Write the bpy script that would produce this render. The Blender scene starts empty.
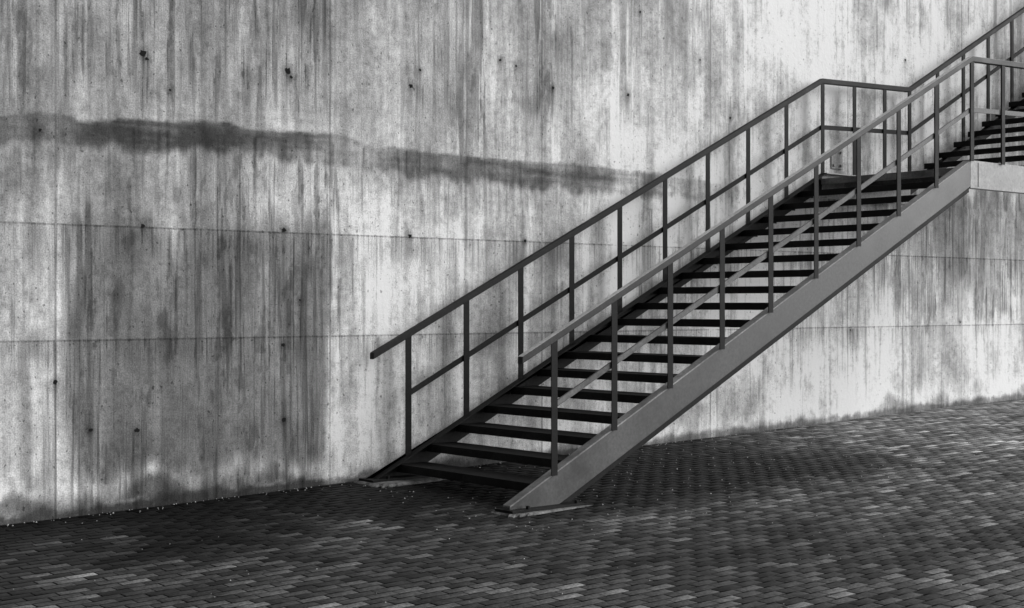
import bpy, math, random
import numpy as np
from mathutils import Vector
random.seed(4); rng=np.random.default_rng(7)
scene=bpy.context.scene
col=scene.collection
scene.view_settings.view_transform='Standard'
scene.view_settings.look='None'
scene.view_settings.exposure=0

# ---------------------------------------------------------------- node helper
class NT:
    def __init__(s,name):
        s.m=bpy.data.materials.new(name); s.m.use_nodes=True
        s.t=s.m.node_tree; s.b=s.t.nodes['Principled BSDF']
        s.co=s.t.nodes.new('ShaderNodeTexCoord').outputs['Object']
    def put(s,sock,v):
        if v is None: return
        if isinstance(v,bpy.types.NodeSocket): s.t.links.new(v,sock)
        else: sock.default_value=v
    def math(s,op,a,b=None,c=None,clamp=False):
        n=s.t.nodes.new('ShaderNodeMath'); n.operation=op; n.use_clamp=clamp
        s.put(n.inputs[0],a); s.put(n.inputs[1],b); s.put(n.inputs[2],c)
        return n.outputs[0]
    def add(s,a,b): return s.math('ADD',a,b)
    def sub(s,a,b): return s.math('SUBTRACT',a,b)
    def mul(s,a,b): return s.math('MULTIPLY',a,b)
    def rng(s,v,a,b,c=0.0,d=1.0,smooth=True):
        n=s.t.nodes.new('ShaderNodeMapRange'); n.clamp=True
        if smooth: n.interpolation_type='SMOOTHSTEP'
        s.put(n.inputs[0],v)
        for i,x in enumerate((a,b,c,d)): s.put(n.inputs[i+1],x)
        return n.outputs[0]
    def scaled(s,vec,sc,off=(0,0,0)):
        n=s.t.nodes.new('ShaderNodeMapping'); s.put(n.inputs[0],vec)
        n.inputs['Scale'].default_value=sc; n.inputs['Location'].default_value=off
        return n.outputs[0]
    def noise(s,scale,detail=3,rough=.55,vec=None):
        n=s.t.nodes.new('ShaderNodeTexNoise'); s.put(n.inputs['Vector'],vec or s.co)
        n.inputs['Scale'].default_value=scale; n.inputs['Detail'].default_value=detail
        n.inputs['Roughness'].default_value=rough
        return n.outputs['Fac']
    def attr(s,name):
        n=s.t.nodes.new('ShaderNodeAttribute'); n.attribute_name=name
        return n.outputs['Fac']
    def xyz(s):
        n=s.t.nodes.new('ShaderNodeSeparateXYZ'); s.put(n.inputs[0],s.co); return n.outputs
    def grey(s,v):
        n=s.t.nodes.new('ShaderNodeCombineColor')
        for i in range(3): s.put(n.inputs[i],v)
        return n.outputs[0]
    def bump(s,h,strength,dist):
        n=s.t.nodes.new('ShaderNodeBump'); n.inputs['Strength'].default_value=strength
        n.inputs['Distance'].default_value=dist; s.put(n.inputs['Height'],h)
        s.t.links.new(n.outputs[0],s.b.inputs['Normal'])
    def color(s,v): s.put(s.b.inputs['Base Color'],s.grey(v))

# ------------------------------------------------ survey of the wall (metres)
# the wall face is the plane y=0; x runs along it, z is up. wall_xz turns a
# bearing measured in the photograph into a position on that plane.
CAM=Vector((-7.631,-10.633,1.575))
def wall_xz(px,py):
    a=(px-512)/1422.0
    t=(a*13.045+1.052)/(.763-a*.6465)
    Z=13.045+.6465*t
    return t,1.575+(304-py)*Z/1422.0
def ground_z(x,y):
    return .023*x+.03*y+.005*np.sin(x*.9+.5)*np.cos(y*.8)
def sm(a,b,x):
    t=np.clip((x-a)/(b-a),0,1); return t*t*(3-2*t)
def vnoise(x,z,seed):
    r=np.random.default_rng(seed).random((256,256))
    xi=np.floor(x).astype(int); zi=np.floor(z).astype(int)
    fx=x-xi; fz=z-zi; fx=fx*fx*(3-2*fx); fz=fz*fz*(3-2*fz)
    xi&=255; zi&=255; xj=(xi+1)&255; zj=(zi+1)&255
    return (r[xi,zi]*(1-fx)+r[xj,zi]*fx)*(1-fz)+(r[xi,zj]*(1-fx)+r[xj,zj]*fx)*fz
def fbm(x,z,sx,sz,octv,seed,rough=.55):
    s=0;a=1;tot=0
    for o in range(octv):
        s=s+a*vnoise(x*sx*2**o+17.3*o+40,z*sz*2**o+9.1*o+40,seed+o); tot+=a; a*=rough
    return s/tot

def mesh_obj(name,verts,faces,mat,smooth=False):
    me=bpy.data.meshes.new(name); me.from_pydata(verts,[],faces); me.update()
    me.materials.append(mat)
    if smooth:
        for p in me.polygons: p.use_smooth=True
    o=bpy.data.objects.new(name,me); col.objects.link(o); return o

# ---------------------------------------------------------------- WALL mesh
xs=np.concatenate([[-30,-20,-12,-8],np.arange(-5.2,11.7,.017),[13,16,20,28,45]])
zs=np.concatenate([[-2.0,-.5],np.arange(-.3,5.61,.022),[6.5,7.5,9,11]])
gx,gz=np.meshgrid(xs,zs)
wx=gx+(fbm(gx,gz,2.5,1.2,4,11)-.5)*.20+(fbm(gx,gz,9,1.0,3,15)-.5)*.12
wz=gz+(fbm(gx,gz,1.2,1.2,4,21)-.5)*.45+(fbm(gx,gz,9,.6,3,25)-.5)*.60
def wbox(x0,y0,x1,y1,s=.08,sv=None):
    xa=wall_xz(x0,y0)[0]; xb=wall_xz(x1,y1)[0]
    zt=(wall_xz(x0,y0)[1]+wall_xz(x1,y0)[1])/2; zb=(wall_xz(x0,y1)[1]+wall_xz(x1,y1)[1])/2
    sv=sv or s*1.5
    return sm(xa-s,xa+s,wx)*(1-sm(xb-s,xb+s,wx))*sm(zb-sv,zb+sv,wz)*(1-sm(zt-sv,zt+sv,wz))
tn=np.zeros_like(gx)  # stain tones, plus the wall's left-to-right light falloff painted in
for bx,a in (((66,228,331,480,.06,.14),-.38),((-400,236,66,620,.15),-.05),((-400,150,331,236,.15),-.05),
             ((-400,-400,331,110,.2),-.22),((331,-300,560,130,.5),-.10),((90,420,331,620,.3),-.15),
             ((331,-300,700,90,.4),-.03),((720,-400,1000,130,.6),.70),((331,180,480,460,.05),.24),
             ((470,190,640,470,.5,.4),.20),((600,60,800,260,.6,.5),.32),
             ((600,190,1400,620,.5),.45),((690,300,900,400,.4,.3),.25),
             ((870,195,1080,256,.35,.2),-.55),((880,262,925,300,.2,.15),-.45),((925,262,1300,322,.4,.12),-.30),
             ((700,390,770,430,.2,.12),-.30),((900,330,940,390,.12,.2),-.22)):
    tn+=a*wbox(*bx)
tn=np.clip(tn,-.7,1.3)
panel=wbox(70,232,331,480,.04,.16)
st=np.zeros_like(gx)+.22
for bx,a in (((60,-300,335,108,.2),.72),((175,150,335,240,.15),.72),((66,232,331,520,.1),.65),((458,-300,486,150,.08,.3),.75),
             ((532,-300,556,110,.07,.3),.75),((618,-300,650,130,.08,.3),.6),((500,-300,530,100,.08,.3),.5),((690,-300,720,60,.1,.3),.45),((860,-300,1060,60,.3),.5),
             ((-300,-300,60,110,.2),.6),((870,190,1060,325,.3,.1),.6),((0,236,66,520,.1),.42),((340,236,470,330,.2),.34),((400,-200,470,120,.2),.5),((640,200,870,430,.3,.32),.36)):
    st=np.maximum(st,a*wbox(*bx))
cA=fbm(gx,gz,.8,.7,5,31); cB=fbm(gx,gz,3.0,2.4,5,41,.66)
sA=fbm(gx+.05*cB,gz,6,.35,5,51,.64); sB=fbm(gx,gz,2.2,.2,4,61); sC=fbm(gx+.02*cB,gz,18,.28,3,65,.7)
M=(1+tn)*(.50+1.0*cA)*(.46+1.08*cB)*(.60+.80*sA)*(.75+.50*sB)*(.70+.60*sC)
dkn=sA*.30+fbm(gx,gz,16,.7,4,71,.74)*.4+sC*.30
gr1=dkn-(.60-.125*st)
gr2=fbm(gx,gz,8,2.4,5,81,.76)-(.66-.06*st)
lt=sm(.58,.70,fbm(gx,gz,8,.45,5,91,.70)); M*=1+.26*lt
for k in range(320):
    x_=random.uniform(-5,11); zt_=random.choice([2.17,1.28,3.0,3.0,5.5,4.4,2.6,1.8,3.6]); ln=random.uniform(.3,1.7); wd_=random.uniform(.005,.018)
    i0,i1=np.searchsorted(xs,(x_-.08,x_+.08))
    if i1<=i0: continue
    sub=np.s_[:,i0:i1]; X_=gx[sub]; Z_=gz[sub]
    cxl=x_+.012*np.sin(Z_*5+k)
    M[sub]*=1-random.uniform(.15,.55)*np.exp(-((X_-cxl)/wd_)**2)*(Z_<zt_)*sm(zt_-ln,zt_-ln*.2,Z_)
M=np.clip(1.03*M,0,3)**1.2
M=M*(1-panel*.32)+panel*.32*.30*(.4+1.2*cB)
# repair band
pts=[(-300,112,134),(0,113,147),(40,112,143),(75,118,146),(80,121,151),(150,119,150),(230,122,151),(255,131,157),(300,133,162),(345,136,166),(380,146,174),(420,152,178),(480,157,183),(520,161,188),(560,163,190),(620,168,194),(700,179,200),(760,191,202)]
bx_=[wall_xz(p,a)[0] for p,a,b in pts]; bt=[wall_xz(p,a)[1] for p,a,b in pts]; bb=[wall_xz(p,b)[1] for p,a,b in pts]
top=np.interp(gx,bx_,bt)+(fbm(gx,gz*0,3,1,5,141,.65)-.5)*.08
bot=np.interp(gx,bx_,bb)+(fbm(gx,gz*0,5,1,5,151,.78)-.5)*.20
band=sm(-.014,.014,top-gz)*sm(-.05,.05,gz-bot)
bf=np.interp(gx,[wall_xz(p,0)[0] for p in (-300,0,70,80,300,335,360,395,520,620,700,760)],[.45,.48,.52,.80,.76,.46,.42,.58,.72,.66,.45,.1])
brush=fbm(gx,gz,.8,16,4,95,.7); blot=fbm(gx,gz,3,5,5,161,.65)
M*=1-band*np.clip(bf*(.25+.80*brush+.70*blot),0,.84)
M*=1-.28*sm(-.03,.10,bot-gz)*(1-sm(.15,.55,bot-gz))*sm(.47,.60,sC)*(1-sm(1,5,gx))
gr1-=band*.07; gr2-=band*.08
wash=np.exp(-((gx-wall_xz(355,150)[0])/.45)**2)*np.exp(-((gz-(top+bot)/2)/.22)**2)
M=M*(1-.35*wash*(1-band))+wash*(1-band)*.35*.75
holes=[(143,53,4),(147,59,2),(288,71,4.3),(291,77,2.2),(411,86,3.2),(553,88,2.4),(143,226,2.8),(284,230,3.2),(410,236,2.8),(525,241,2.4),
 (55,382,2.8),(137,430,2.9),(91,430,2.5),(284,420,2.8),(283,345,2.4),(628,95,2.4),(40,130,1.8),
 (730,118,2.4),(905,60,2.2),(640,12,2.2),(850,330,2),(960,322,2),(500,60,2),(700,60,1.8),(516,66,1.6),(300,300,1.6),(170,90,1.5),(420,70,1.8)]
for hx,hy,r in holes:
    tx,tz=wall_xz(hx,hy); R=r*.0072
    dd=np.hypot(gx-tx,gz-tz); M*=1-.35*(1-sm(R,R+.05,dd))
    M*=1-.30*(1-sm(.01,.035,np.abs(gx-tx)))*(1-sm(0,.35,tz-gz))*(gz<tz)
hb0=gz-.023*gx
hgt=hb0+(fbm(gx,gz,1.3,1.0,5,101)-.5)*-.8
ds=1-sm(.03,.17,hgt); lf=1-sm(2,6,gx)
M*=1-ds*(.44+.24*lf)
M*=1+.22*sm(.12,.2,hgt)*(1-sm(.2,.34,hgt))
cr=fbm(gx,gz*0,6,1,5,171,.7)
M=M+.50*(1-sm(-.01,.02,np.abs(hb0-(.02+.10*cr))-.012*cr))*sm(.45,.6,fbm(gx,gz,3,3,4,175))   # lime crust
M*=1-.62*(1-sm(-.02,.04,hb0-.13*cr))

# ---------------------------------------------------------------- WALL material
w=NT('weathered_concrete')
X,Y,Z=w.xyz()
tone=w.attr('tone'); stk=w.attr('streak')
fine=w.noise(13,5,.82)
grain=w.noise(85,2,.7)
s2=w.noise(1,4,.74,w.scaled(w.co,(36,1,.8),(3,0,1)))
fd=w.sub(fine,.5); sd2=w.sub(s2,.5)
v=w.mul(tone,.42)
v=w.mul(v,w.rng(s2,.3,.7,.76,1.20,False))
v=w.mul(v,w.rng(fine,.36,.64,.60,1.24,False))
v=w.mul(v,w.rng(grain,.3,.7,.64,1.24,False))
g1=w.rng(w.add(w.attr('grime'),w.add(w.mul(fd,.20),w.mul(sd2,.30))),-.03,.06)
v=w.mul(v,w.sub(1.0,w.mul(g1,w.rng(stk,.15,.8,.26,.60,False))))
g2=w.rng(w.add(w.attr('grime_patch'),w.add(w.mul(fd,.34),w.mul(sd2,.20))),-.03,.06)
v=w.mul(v,w.sub(1.0,w.mul(g2,w.rng(stk,.15,.8,.12,.42,False))))
mix=w.add(w.mul(s2,.6),w.mul(fine,.4))
v=w.mul(v,w.sub(1.0,w.mul(w.rng(mix,.52,.58),w.rng(stk,.1,1,.14,.52,False))))
for zj,ln in ((2.19,.45),(1.29,.3)):
    below=w.mul(w.rng(Z,zj-ln,zj,0,1),w.rng(Z,zj,zj+.012,1,0))
    v=w.mul(v,w.sub(1.0,w.mul(w.mul(below,w.rng(mix,.47,.56)),.42)))
wob=w.mul(fd,.014)
joint=None
for zj in (-.2,1.29,2.19):
    j=w.rng(w.math('ABSOLUTE',w.sub(w.add(Z,wob),zj)),.003,.012,1,0); joint=j if joint is None else w.math('MAXIMUM',joint,j)
jv=w.rng(w.math('ABSOLUTE',w.add(w.math('PINGPONG',w.add(X,25.73),1.25),wob)),.004,.014,1,0)
joint=w.math('MAXIMUM',joint,jv)
joint=w.mul(joint,w.rng(mix,.38,.56,.35,1))
v=w.mul(v,w.sub(1.0,w.mul(joint,.52)))
pore=w.rng(w.noise(30,1,.5,w.scaled(w.co,(1,1,.8),(3,1,2))),.69,.73)
v=w.mul(v,w.sub(1.0,w.mul(pore,.6)))
v=w.math('MINIMUM',v,.66)
w.color(v)
w.b.inputs['Roughness'].default_value=.85
w.b.inputs['Specular IOR Level'].default_value=.15
w.bump(w.noise(18,3,.7),.45,.010)

nx,nz=len(xs),len(zs)
verts=[(float(a),0.0,float(b)) for a,b in zip(gx.ravel(),gz.ravel())]
idx=np.arange(nx*nz).reshape(nz,nx)
q=np.stack([idx[:-1,:-1],idx[:-1,1:],idx[1:,1:],idx[1:,:-1]],-1).reshape(-1,4)
faces=q.tolist()
n0=len(verts)
x0,x1,z0,z1=float(xs[0]),float(xs[-1]),float(zs[0]),float(zs[-1])
verts+=[(x0,.45,z0),(x1,.45,z0),(x1,.45,z1),(x0,.45,z1)]
faces+=[(n0+1,n0,n0+3,n0+2)]
faces.append(tuple(idx[-1,:].tolist())+(n0+2,n0+3))
faces.append(tuple(idx[::-1,0].tolist())+(n0,n0+3))
faces.append(tuple(idx[:,-1].tolist())+(n0+2,n0+1))
nmain=len(faces)
dark=NT('tie_hole_dark'); dark.color(.012); dark.b.inputs['Roughness'].default_value=.9; dark.b.inputs['Specular IOR Level'].default_value=.05
for hx,hy,r in holes:
    tx,tz=wall_xz(hx,hy); R=r*.0072; b=len(verts); k=11
    for i in range(k):
        a=-2*math.pi*i/k; rr=R*random.uniform(.6,1.15)
        verts.append((tx+rr*math.cos(a)*1.1,-.0018,tz-rr*math.sin(a)))
    faces.append(tuple(range(b+k-1,b-1,-1)))
wall=mesh_obj('concrete_wall',verts,faces,w.m)
wall.data.materials.append(dark.m)
for i in range(nmain,len(faces)): wall.data.polygons[i].material_index=1
extra=len(verts)-gx.size
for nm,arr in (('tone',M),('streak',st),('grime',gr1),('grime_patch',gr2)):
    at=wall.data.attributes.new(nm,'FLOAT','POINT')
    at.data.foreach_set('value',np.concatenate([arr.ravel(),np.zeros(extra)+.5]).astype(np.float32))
wall['label']='tall weathered grey concrete wall with dark streaks and a horizontal stain'
wall['category']='wall'

# ---------------------------------------------------------------- GROUND
g=NT('joint_sand')
g.color(g.rng(g.noise(30,2,.6),.3,.7,.003,.009,False)); g.b.inputs['Roughness'].default_value=.95
g.b.inputs['Specular IOR Level'].default_value=.03
gxs=np.concatenate([[-300,-100,-40,-20],np.arange(-10,21,.5),[30,60,120,300]])
gys=np.concatenate([[-300,-100,-40,-20],np.arange(-12,1.1,.5),[10,60,300]])
vv=[];ff=[]
for yy in gys:
    for xx in gxs: vv.append((float(xx),float(yy),float(ground_z(xx,yy)-.007)))
n=len(gxs)
for j in range(len(gys)-1):
    for i in range(n-1): ff.append((j*n+i,j*n+i+1,(j+1)*n+i+1,(j+1)*n+i))
gr=mesh_obj('ground',vv,ff,g.m,True); gr['kind']='structure'

p=NT('concrete_paver')
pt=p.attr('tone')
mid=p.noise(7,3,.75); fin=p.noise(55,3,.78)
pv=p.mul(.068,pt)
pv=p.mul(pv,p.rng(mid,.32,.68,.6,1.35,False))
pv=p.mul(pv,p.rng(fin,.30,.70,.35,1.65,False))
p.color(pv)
p.b.inputs['Roughness'].default_value=.62
p.b.inputs['Specular IOR Level'].default_value=.10
L,Wd=.20,.092; gapx,gapy=.008,.015
rows=int(9.0/Wd); cols=int(25/L)
ii,jj=np.meshgrid(np.arange(rows),np.arange(cols),indexing='ij')
off=np.where(ii%2==0,0,L/2)+(np.random.default_rng(3).normal(0,.014,rows))[:,None]
cx=(-8.0+jj*L+off).ravel(); cy=(-.048-ii*Wd).ravel()
N=len(cx)
cx=cx+rng.normal(0,.0016,N); cy=cy+rng.normal(0,.0007,N)
tz=rng.normal(0,.0004,N); tax=rng.normal(0,.0015,N); tay=rng.normal(0,.002,N)
ha=L/2-gapx/2+rng.normal(0,.001,N); hb=Wd/2-gapy/2
V=np.zeros((N,12,3))
for lvl,(ins,dz) in enumerate(((0,-.03),(0,-.001),(.0015,0))):
    for c,(sx,sy) in enumerate(((-1,-1),(1,-1),(1,1),(-1,1))):
        dx=sx*(ha-ins); dy=sy*(hb-ins); k=lvl*4+c
        V[:,k,0]=cx+dx; V[:,k,1]=np.minimum(cy+dy,-.003)
        V[:,k,2]=ground_z(cx+dx,cy+dy)+tz+tax*dx+tay*dy+dz
base=[(8,9,10,11)]
for l in (0,4):
    for c in range(4): base.append((l+c,l+(c+1)%4,l+4+(c+1)%4,l+4+c))
base=np.array(base)
F=(np.arange(N)[:,None,None]*12+base[None]).reshape(-1,4)
me=bpy.data.meshes.new('paving')
me.vertices.add(N*12); me.vertices.foreach_set('co',V.ravel().astype(np.float32))
me.loops.add(F.size); me.loops.foreach_set('vertex_index',F.ravel().astype(np.int32))
me.polygons.add(len(F)); me.polygons.foreach_set('loop_start',np.arange(0,F.size,4,dtype=np.int32))
me.update(calc_edges=True); me.validate()
at=me.attributes.new('tone','FLOAT','POINT')
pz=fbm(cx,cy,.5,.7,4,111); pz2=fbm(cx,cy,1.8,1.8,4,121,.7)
painted_shade=(1-sm(.9,2.8,-cy+(pz2-.5)*2.8))*(1-sm(1.0,5.0,cx))  # shadow band along the wall's left foot, painted into paver tone
under=sm(-1.1,-.2,cx)*(1-sm(2.8,6,cx))*sm(-2.9,-2.2,cy+(pz2-.5)*.7)  # shade beneath the stair, painted the same way
painted_shade=np.maximum(painted_shade*.95,under*.90)
ptone=np.clip(np.exp(rng.normal(0,.48,N)),.25,3.0)*(.25+1.5*pz)*(.30+1.4*pz2)*(1-painted_shade)*(.80+1.25*sm(0,7,cx))
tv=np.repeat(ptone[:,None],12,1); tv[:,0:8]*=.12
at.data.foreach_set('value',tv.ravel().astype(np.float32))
me.materials.append(p.m)
pav=bpy.data.objects.new('paving',me); col.objects.link(pav); pav['kind']='structure'

# ---------------------------------------------------------------- STEEL
def steel(name,base,rough,wear=.5,spec=.5,sc=2.6,spk=.4):
    s=NT(name)
    a=s.noise(sc,4,.65); b=s.noise(38,3,.7)
    v=s.mul(base,s.rng(a,.32,.68,1-.75*wear,1+.75*wear,False))
    v=s.mul(v,s.rng(b,.25,.75,1-spk,1+spk,False))
    s.color(v); s.put(s.b.inputs['Roughness'],s.rng(a,.3,.7,rough-.1,rough+.12,False))
    s.b.inputs['Specular IOR Level'].default_value=spec
    return s.m
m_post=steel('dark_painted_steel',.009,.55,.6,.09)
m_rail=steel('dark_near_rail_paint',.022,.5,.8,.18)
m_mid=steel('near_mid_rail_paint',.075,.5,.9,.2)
m_top=steel('painted_light_rail_top',.36,.4,.5,.5)  # pale colour imitating sky light on the near rail's top
m_edge=steel('pale_flange_edge',.14,.5,.8,.3)
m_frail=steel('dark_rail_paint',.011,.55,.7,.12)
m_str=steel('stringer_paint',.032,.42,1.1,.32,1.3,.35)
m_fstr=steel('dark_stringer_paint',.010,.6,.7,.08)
m_tread=steel('worn_tread_plate',.008,.65,1.0,.08)
m_land=steel('landing_paint',.24,.5,.6,.3)
m_deck=steel('deck_plate',.10,.6,.6,.15)
m_pad=NT('footing_concrete'); fn=m_pad.noise(9,4,.7)
m_pad.color(m_pad.rng(fn,.3,.7,.02,.17,False)); m_pad.b.inputs['Roughness'].default_value=.9; m_pad.bump(fn,.8,.03); m_pad=m_pad.m

wloc={}
root=bpy.data.objects.new('staircase',None); root.empty_display_size=.5
root.location=(0,-1.14,0); col.objects.link(root); wloc[root.name]=Vector(root.location)
root['label']='black steel open-tread staircase with railings rising along a concrete wall'
root['category']='staircase'
def place(o,origin,parent):
    o.parent=parent; o.location=Vector(origin)-wloc[parent.name]; wloc[o.name]=Vector(origin)
    return o
def child_mesh(name,verts,faces,mat,parent,bevel=0):
    vs=np.array(verts); org=Vector(((vs[:,0].min()+vs[:,0].max())/2,(vs[:,1].min()+vs[:,1].max())/2,vs[:,2].min()))
    o=mesh_obj(name,[tuple(Vector(v)-org) for v in verts],faces,mat)
    place(o,org,parent)
    if bevel:
        b=o.modifiers.new('bevel','BEVEL'); b.width=bevel; b.segments=2; b.limit_method='ANGLE'
    return o
def prism(poly,y0,y1,V,F):
    n=len(poly); b=len(V)
    V+=[(x,y0,z) for x,z in poly]+[(x,y1,z) for x,z in poly]
    F.append(tuple(b+i for i in range(n))); F.append(tuple(b+n+i for i in reversed(range(n))))
    for i in range(n):
        j=(i+1)%n; F.append((b+j,b+i,b+n+i,b+n+j))
def strip(line,th):
    return [(x,z-th) for x,z in line]+[(x,z) for x,z in reversed(line)]
def box(x0,x1,y0,y1,z0,z1,V,F): prism([(x0,z0),(x1,z0),(x1,z1),(x0,z1)],y0,y1,V,F)
def paint_top_light(o,mat):  # gives upward faces a second colour that stands in for light from above
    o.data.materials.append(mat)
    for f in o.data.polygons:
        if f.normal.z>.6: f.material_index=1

S=.482; RUN=.336; RISE=.162
T1,T2=6.05,7.86; T3=T2+6.08
ZL=.21+S*T1
def top1(t): return .21+S*t
def top2(t): return ZL+S*(t-T2)
def topz(t): return top1(t) if t<T1 else (ZL if t<T2 else top2(t))
YN,YF=-2.13,-.15
def gzf(x,y): return float(ground_z(x,y))

for y,sgn in ((YN,1),(YF,-1)):
    near=y==YN
    yi=y+sgn*.010; yf=y+sgn*.085; ya=y
    g0=gzf(-.2,y)+.030
    D=.285 if near else .20; te=-.45
    cut=(g0-.21+D)/S; cut2=(g0-.21+.345)/S
    V=[];F=[]
    prism([(te,g0),(cut,g0),(T1,ZL-D),(T1,ZL-.0145),(te,top1(te)-.0145)],min(ya,yi),max(ya,yi),V,F)
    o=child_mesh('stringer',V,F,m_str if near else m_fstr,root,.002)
    # top flange, paler than the web on the near side
    V=[];F=[]; yo=y-sgn*.004
    prism(strip([(te,top1(te)),(T1,ZL)],.014),min(yo,yf),max(yo,yf),V,F)
    child_mesh('flange',V,F,m_edge if near else m_fstr,o,.002)
    if near:
        V=[];F=[]; ya2=y+sgn*.016; yb2=y+sgn*.085
        prism([(cut+.002,g0),(cut2,g0),(T1,ZL-.345),(T1,ZL-D-.001)],min(ya2,yb2),max(ya2,yb2),V,F)
        child_mesh('flange',V,F,m_post,o,.002)
    V=[];F=[]
    prism([(T1+.004,ZL-.30),(T2-.004,ZL-.30),(T2-.004,ZL),(T1+.004,ZL)],min(ya,yi),max(ya,yi),V,F)
    box(T1+.004,T2-.004,min(yi,yf),max(yi,yf),ZL-.014,ZL,V,F)
    box(T1+.004,T2-.004,min(yi,yf),max(yi,yf),ZL-.30,ZL-.286,V,F)
    box(T1+.15,T1+.16,min(ya-sgn*.006,ya),max(ya-sgn*.006,ya),ZL-.28,ZL-.02,V,F)
    child_mesh('landing_beam',V,F,m_land,root,.002)
    V=[];F=[]; D2=.33 if near else .17
    prism([(T2,ZL-D2),(T3,top2(T3)-D2),(T3,top2(T3)),(T2,ZL)],min(ya,yi),max(ya,yi),V,F)
    prism(strip([(T2,ZL),(T3,top2(T3))],.014),min(yi,yf),max(yi,yf),V,F)
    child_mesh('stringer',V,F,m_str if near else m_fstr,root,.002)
    V=[];F=[]
    yc=y+sgn*.04
    box(-.48,.28,yc-.11,yc+.11,g0-.018,g0,V,F)
    for bx in (-.30,.22):
        for by in (-.085,.085):
            hexa=[(bx+.018*math.cos(a*math.pi/3),yc+by+.018*math.sin(a*math.pi/3)) for a in range(6)]
            b=len(V); V+=[(a,c,g0) for a,c in hexa]+[(a,c,g0+.025) for a,c in hexa]
            F.append(tuple(b+6+i for i in range(6)))
            for i in range(6): F.append((b+i,b+(i+1)%6,b+6+(i+1)%6,b+6+i))
    child_mesh('base_plate',V,F,m_post,root,.001)
    y0_,y1_=(yc-.18,yc+.18) if sgn>0 else (yc-.30,min(yc+.2,-.004))
    ring=[]; NR=54
    for k in range(NR):
        a=2*math.pi*k/NR; r=1+random.uniform(-.07,.05)
        ex=math.copysign(abs(math.cos(a))**.3,math.cos(a))*.44*r-.08; ey=math.copysign(abs(math.sin(a))**.3,math.sin(a))*(y1_-y0_)/2*r+(y0_+y1_)/2
        ring.append((ex,min(ey,-.004)))
    n=len(ring); zt=g0-.0185
    V=[(a,c,zt-.12) for a,c in ring]+[(a,c,zt-.012+random.uniform(-.012,0)) for a,c in ring]
    mx=sum(a for a,c in ring)/n; my=sum(c for a,c in ring)/n
    V+=[(mx+(a-mx)*random.uniform(.90,.96),my+(c-my)*.92,zt+random.uniform(-.005,0)) for a,c in ring]
    F=[tuple(2*n+i for i in range(n))]+[(l*n+i,l*n+(i+1)%n,(l+1)*n+(i+1)%n,(l+1)*n+i) for l in (0,1) for i in range(n)]
    child_mesh('footing',V,F,m_pad,root)

tp=[(0,0),(.0,-.070),(.005,-.070),(.005,-.005),(.305,-.005),(.305,-.03),(.31,-.03),(.31,0)]
V=[];F=[]; hw=(YF-YN)/2-.012
prism(tp,-hw,hw,V,F)
for e in (-hw,hw-.006): box(.02,.29,e,e+.006,-.065,-.0055,V,F)
tm=None
def put_tread(t,z):
    global tm
    if tm is None:
        o=mesh_obj('tread',V,F,m_tread); tm=o
        b=o.modifiers.new('bevel','BEVEL'); b.width=.0025; b.segments=2; b.limit_method='ANGLE'
    else:
        o=tm.copy(); col.objects.link(o)
    place(o,(t,(YF+YN)/2,z),root)
for k in range(18): put_tread(-.12+RUN*k,.13+RISE*k)
zl=.13+RISE*18; tl=-.12+RUN*18
for k in range(17): put_tread(T2-.05+RUN*k,zl+RISE*(k+1))
V=[];F=[]
box(tl,T2-.06,YN+.011,YF-.011,zl-.006,zl,V,F)
box(tl,tl+.006,YN+.09,YF-.09,zl-.070,zl-.0061,V,F)
for bx in (6.7,7.4): box(bx,bx+.05,YN+.09,YF-.09,zl-.06,zl-.0061,V,F)
child_mesh('landing',V,F,m_deck,root,.002)
V=[];F=[]
zu=zl+RISE*18; tu=T2-.05+RUN*17
box(tu+.01,tu+2.2,YN+.011,YF-.011,zu-.006,zu,V,F)
for yy in (YN,YF-.01): box(T3+.004,tu+2.2,yy,yy+.01,zu-.25,zu+.04,V,F)
child_mesh('upper_deck',V,F,m_tread,root,.002)
V=[];F=[]
for (a,b,c,d) in ((7.64,7.80,YN+.02,YN+.03),(7.64,7.80,YN+.15,YN+.16),(7.715,7.725,YN+.03,YN+.15)):
    box(a,b,c,d,gzf(7.7,YN)+.012,ZL-.301,V,F)
box(7.58,7.86,YN-.04,YN+.22,gzf(7.7,YN)-.01,gzf(7.7,YN)+.0118,V,F)
child_mesh('support_column',V,F,m_post,root,.002)
# wall bracket: plate with bolts and a stub reaching the landing beam
bxx,bzz=wall_xz(836,160)
V=[];F=[]
box(bxx-.11,bxx+.11,-.016,-.002,bzz-.11,bzz+.13,V,F)
for dx in (-.07,.07):
    for dz in (-.07,.09):
        box(bxx+dx-.014,bxx+dx+.014,-.034,-.0161,bzz+dz-.014,bzz+dz+.014,V,F)
child_mesh('wall_bracket',V,F,m_land,root,.002)

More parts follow.
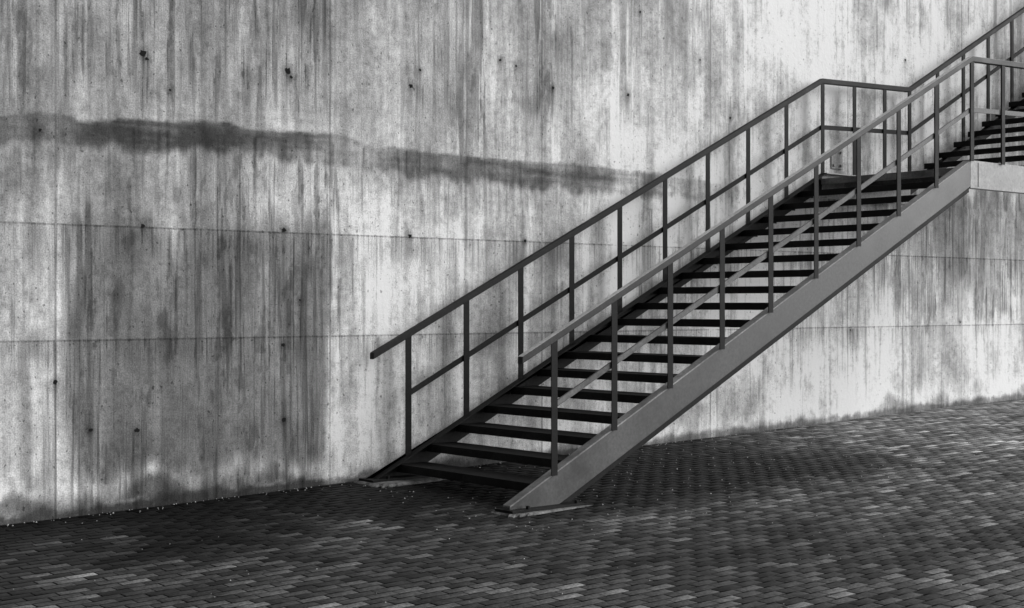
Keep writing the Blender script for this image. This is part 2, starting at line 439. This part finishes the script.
RH=1.118; MH=.568; TK=7.84
def railing(y):
    ext=-.345 if y==YN else -.39
    near=y==YN
    lift=.07; up=S*(T3-TK)+.14
    def ln(h,t0): return [(t0,.21+S*t0+h),(T1,ZL+h),(TK,ZL+h+lift),(T3,ZL+h+lift+up)]
    V=[];F=[]
    prism(strip(ln(RH,ext),.060),y-.030,y+.030,V,F)
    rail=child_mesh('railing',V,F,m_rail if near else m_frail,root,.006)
    if near: paint_top_light(rail,m_top)
    V=[];F=[]
    prism(strip(ln(MH,0),.052),y-.010,y+.010,V,F)
    mr=child_mesh('mid_rail',V,F,m_mid if near else m_post,rail,.001)
    ts=[i*T1/9 for i in range(10)]+[T1+.62,T1+1.24,TK-.02]+[TK+.60*i for i in range(1,11)]
    for t in ts:
        zr=(top1(t) if t<T1 else ZL+lift*(t-T1)/(TK-T1) if t<TK else ZL+lift+up*(t-TK)/(T3-TK))+RH
        z0=topz(t)+.0005; zt=zr-.03
        V=[];F=[]
        box(t-.033,t+.033,y-.026,y-.018,z0-.012,zt,V,F)
        box(t+.025,t+.033,y-.0179,y+.026,z0,zt,V,F)
        child_mesh('post',V,F,m_post,rail,.0015)
railing(YN); railing(YF)

# ---------------------------------------------------------------- grit on the paving
d=NT('grit_stone'); d.color(d.rng(d.noise(25,2,.5),.3,.7,.06,.42,False)); d.b.inputs['Roughness'].default_value=.9
V=[];F=[]
def chip(x,y,s):
    z=float(ground_z(x,y))+.001; b=len(V); a0=random.random()*6.28; k=random.choice((4,5))
    pts_=[(x+s*random.uniform(.6,1.2)*math.cos(a0+6.283*i/k),y+s*random.uniform(.5,1.)*math.sin(a0+6.283*i/k)) for i in range(k)]
    V.extend([(a,c,z-.002) for a,c in pts_]); V.extend([((a+x)/2,(c+y)/2,z+s*random.uniform(.4,.8)) for a,c in pts_])
    F.append(tuple(b+k+i for i in range(k)))
    for i in range(k): F.append((b+i,b+(i+1)%k,b+k+(i+1)%k,b+k+i))
for _ in range(500): chip(random.uniform(-.8,6.5),random.uniform(-3.2,-.02),random.uniform(.003,.010))
for _ in range(420): chip(random.uniform(-7,12),-abs(random.gauss(0,.07))-.006,random.uniform(.003,.009))
for _ in range(500): chip(random.uniform(-6,12),random.uniform(-7.5,-.1),random.uniform(.002,.007))
gt=mesh_obj('grit',V,F,d.m); gt['kind']='stuff'
gt['label']='scattered pale grit and small stone chips on paving'; gt['category']='grit'

# ---------------------------------------------------------------- LIGHT
el=math.radians(27); az=math.radians(50)
sd=Vector((math.sin(az)*math.cos(el),-math.cos(az)*math.cos(el),math.sin(el)))
sl=bpy.data.lights.new('sun','SUN'); sl.energy=4.2; sl.angle=math.radians(55); sl.color=(1,1,1)
so=bpy.data.objects.new('sun',sl); so.rotation_euler=sd.to_track_quat('Z','Y').to_euler(); col.objects.link(so)
wd=bpy.data.worlds.new('World'); scene.world=wd; wd.use_nodes=True
nt=wd.node_tree; bg=nt.nodes['Background']
sky=nt.nodes.new('ShaderNodeTexSky'); sky.sky_type='NISHITA'; sky.sun_disc=False
sky.sun_elevation=el; sky.sun_rotation=math.atan2(sd.x,sd.y)
bw=nt.nodes.new('ShaderNodeRGBToBW'); nt.links.new(sky.outputs[0],bw.inputs[0]); nt.links.new(bw.outputs[0],bg.inputs[0])
bg.inputs['Strength'].default_value=.15

# ---------------------------------------------------------------- CAMERA
cd=bpy.data.cameras.new('camera'); cd.lens=50; cd.sensor_width=36; cd.clip_end=1000
co=bpy.data.objects.new('camera',cd); co.location=CAM
co.rotation_euler=(math.radians(90),0,-math.atan2(.6465,.763)); col.objects.link(co)
scene.camera=co
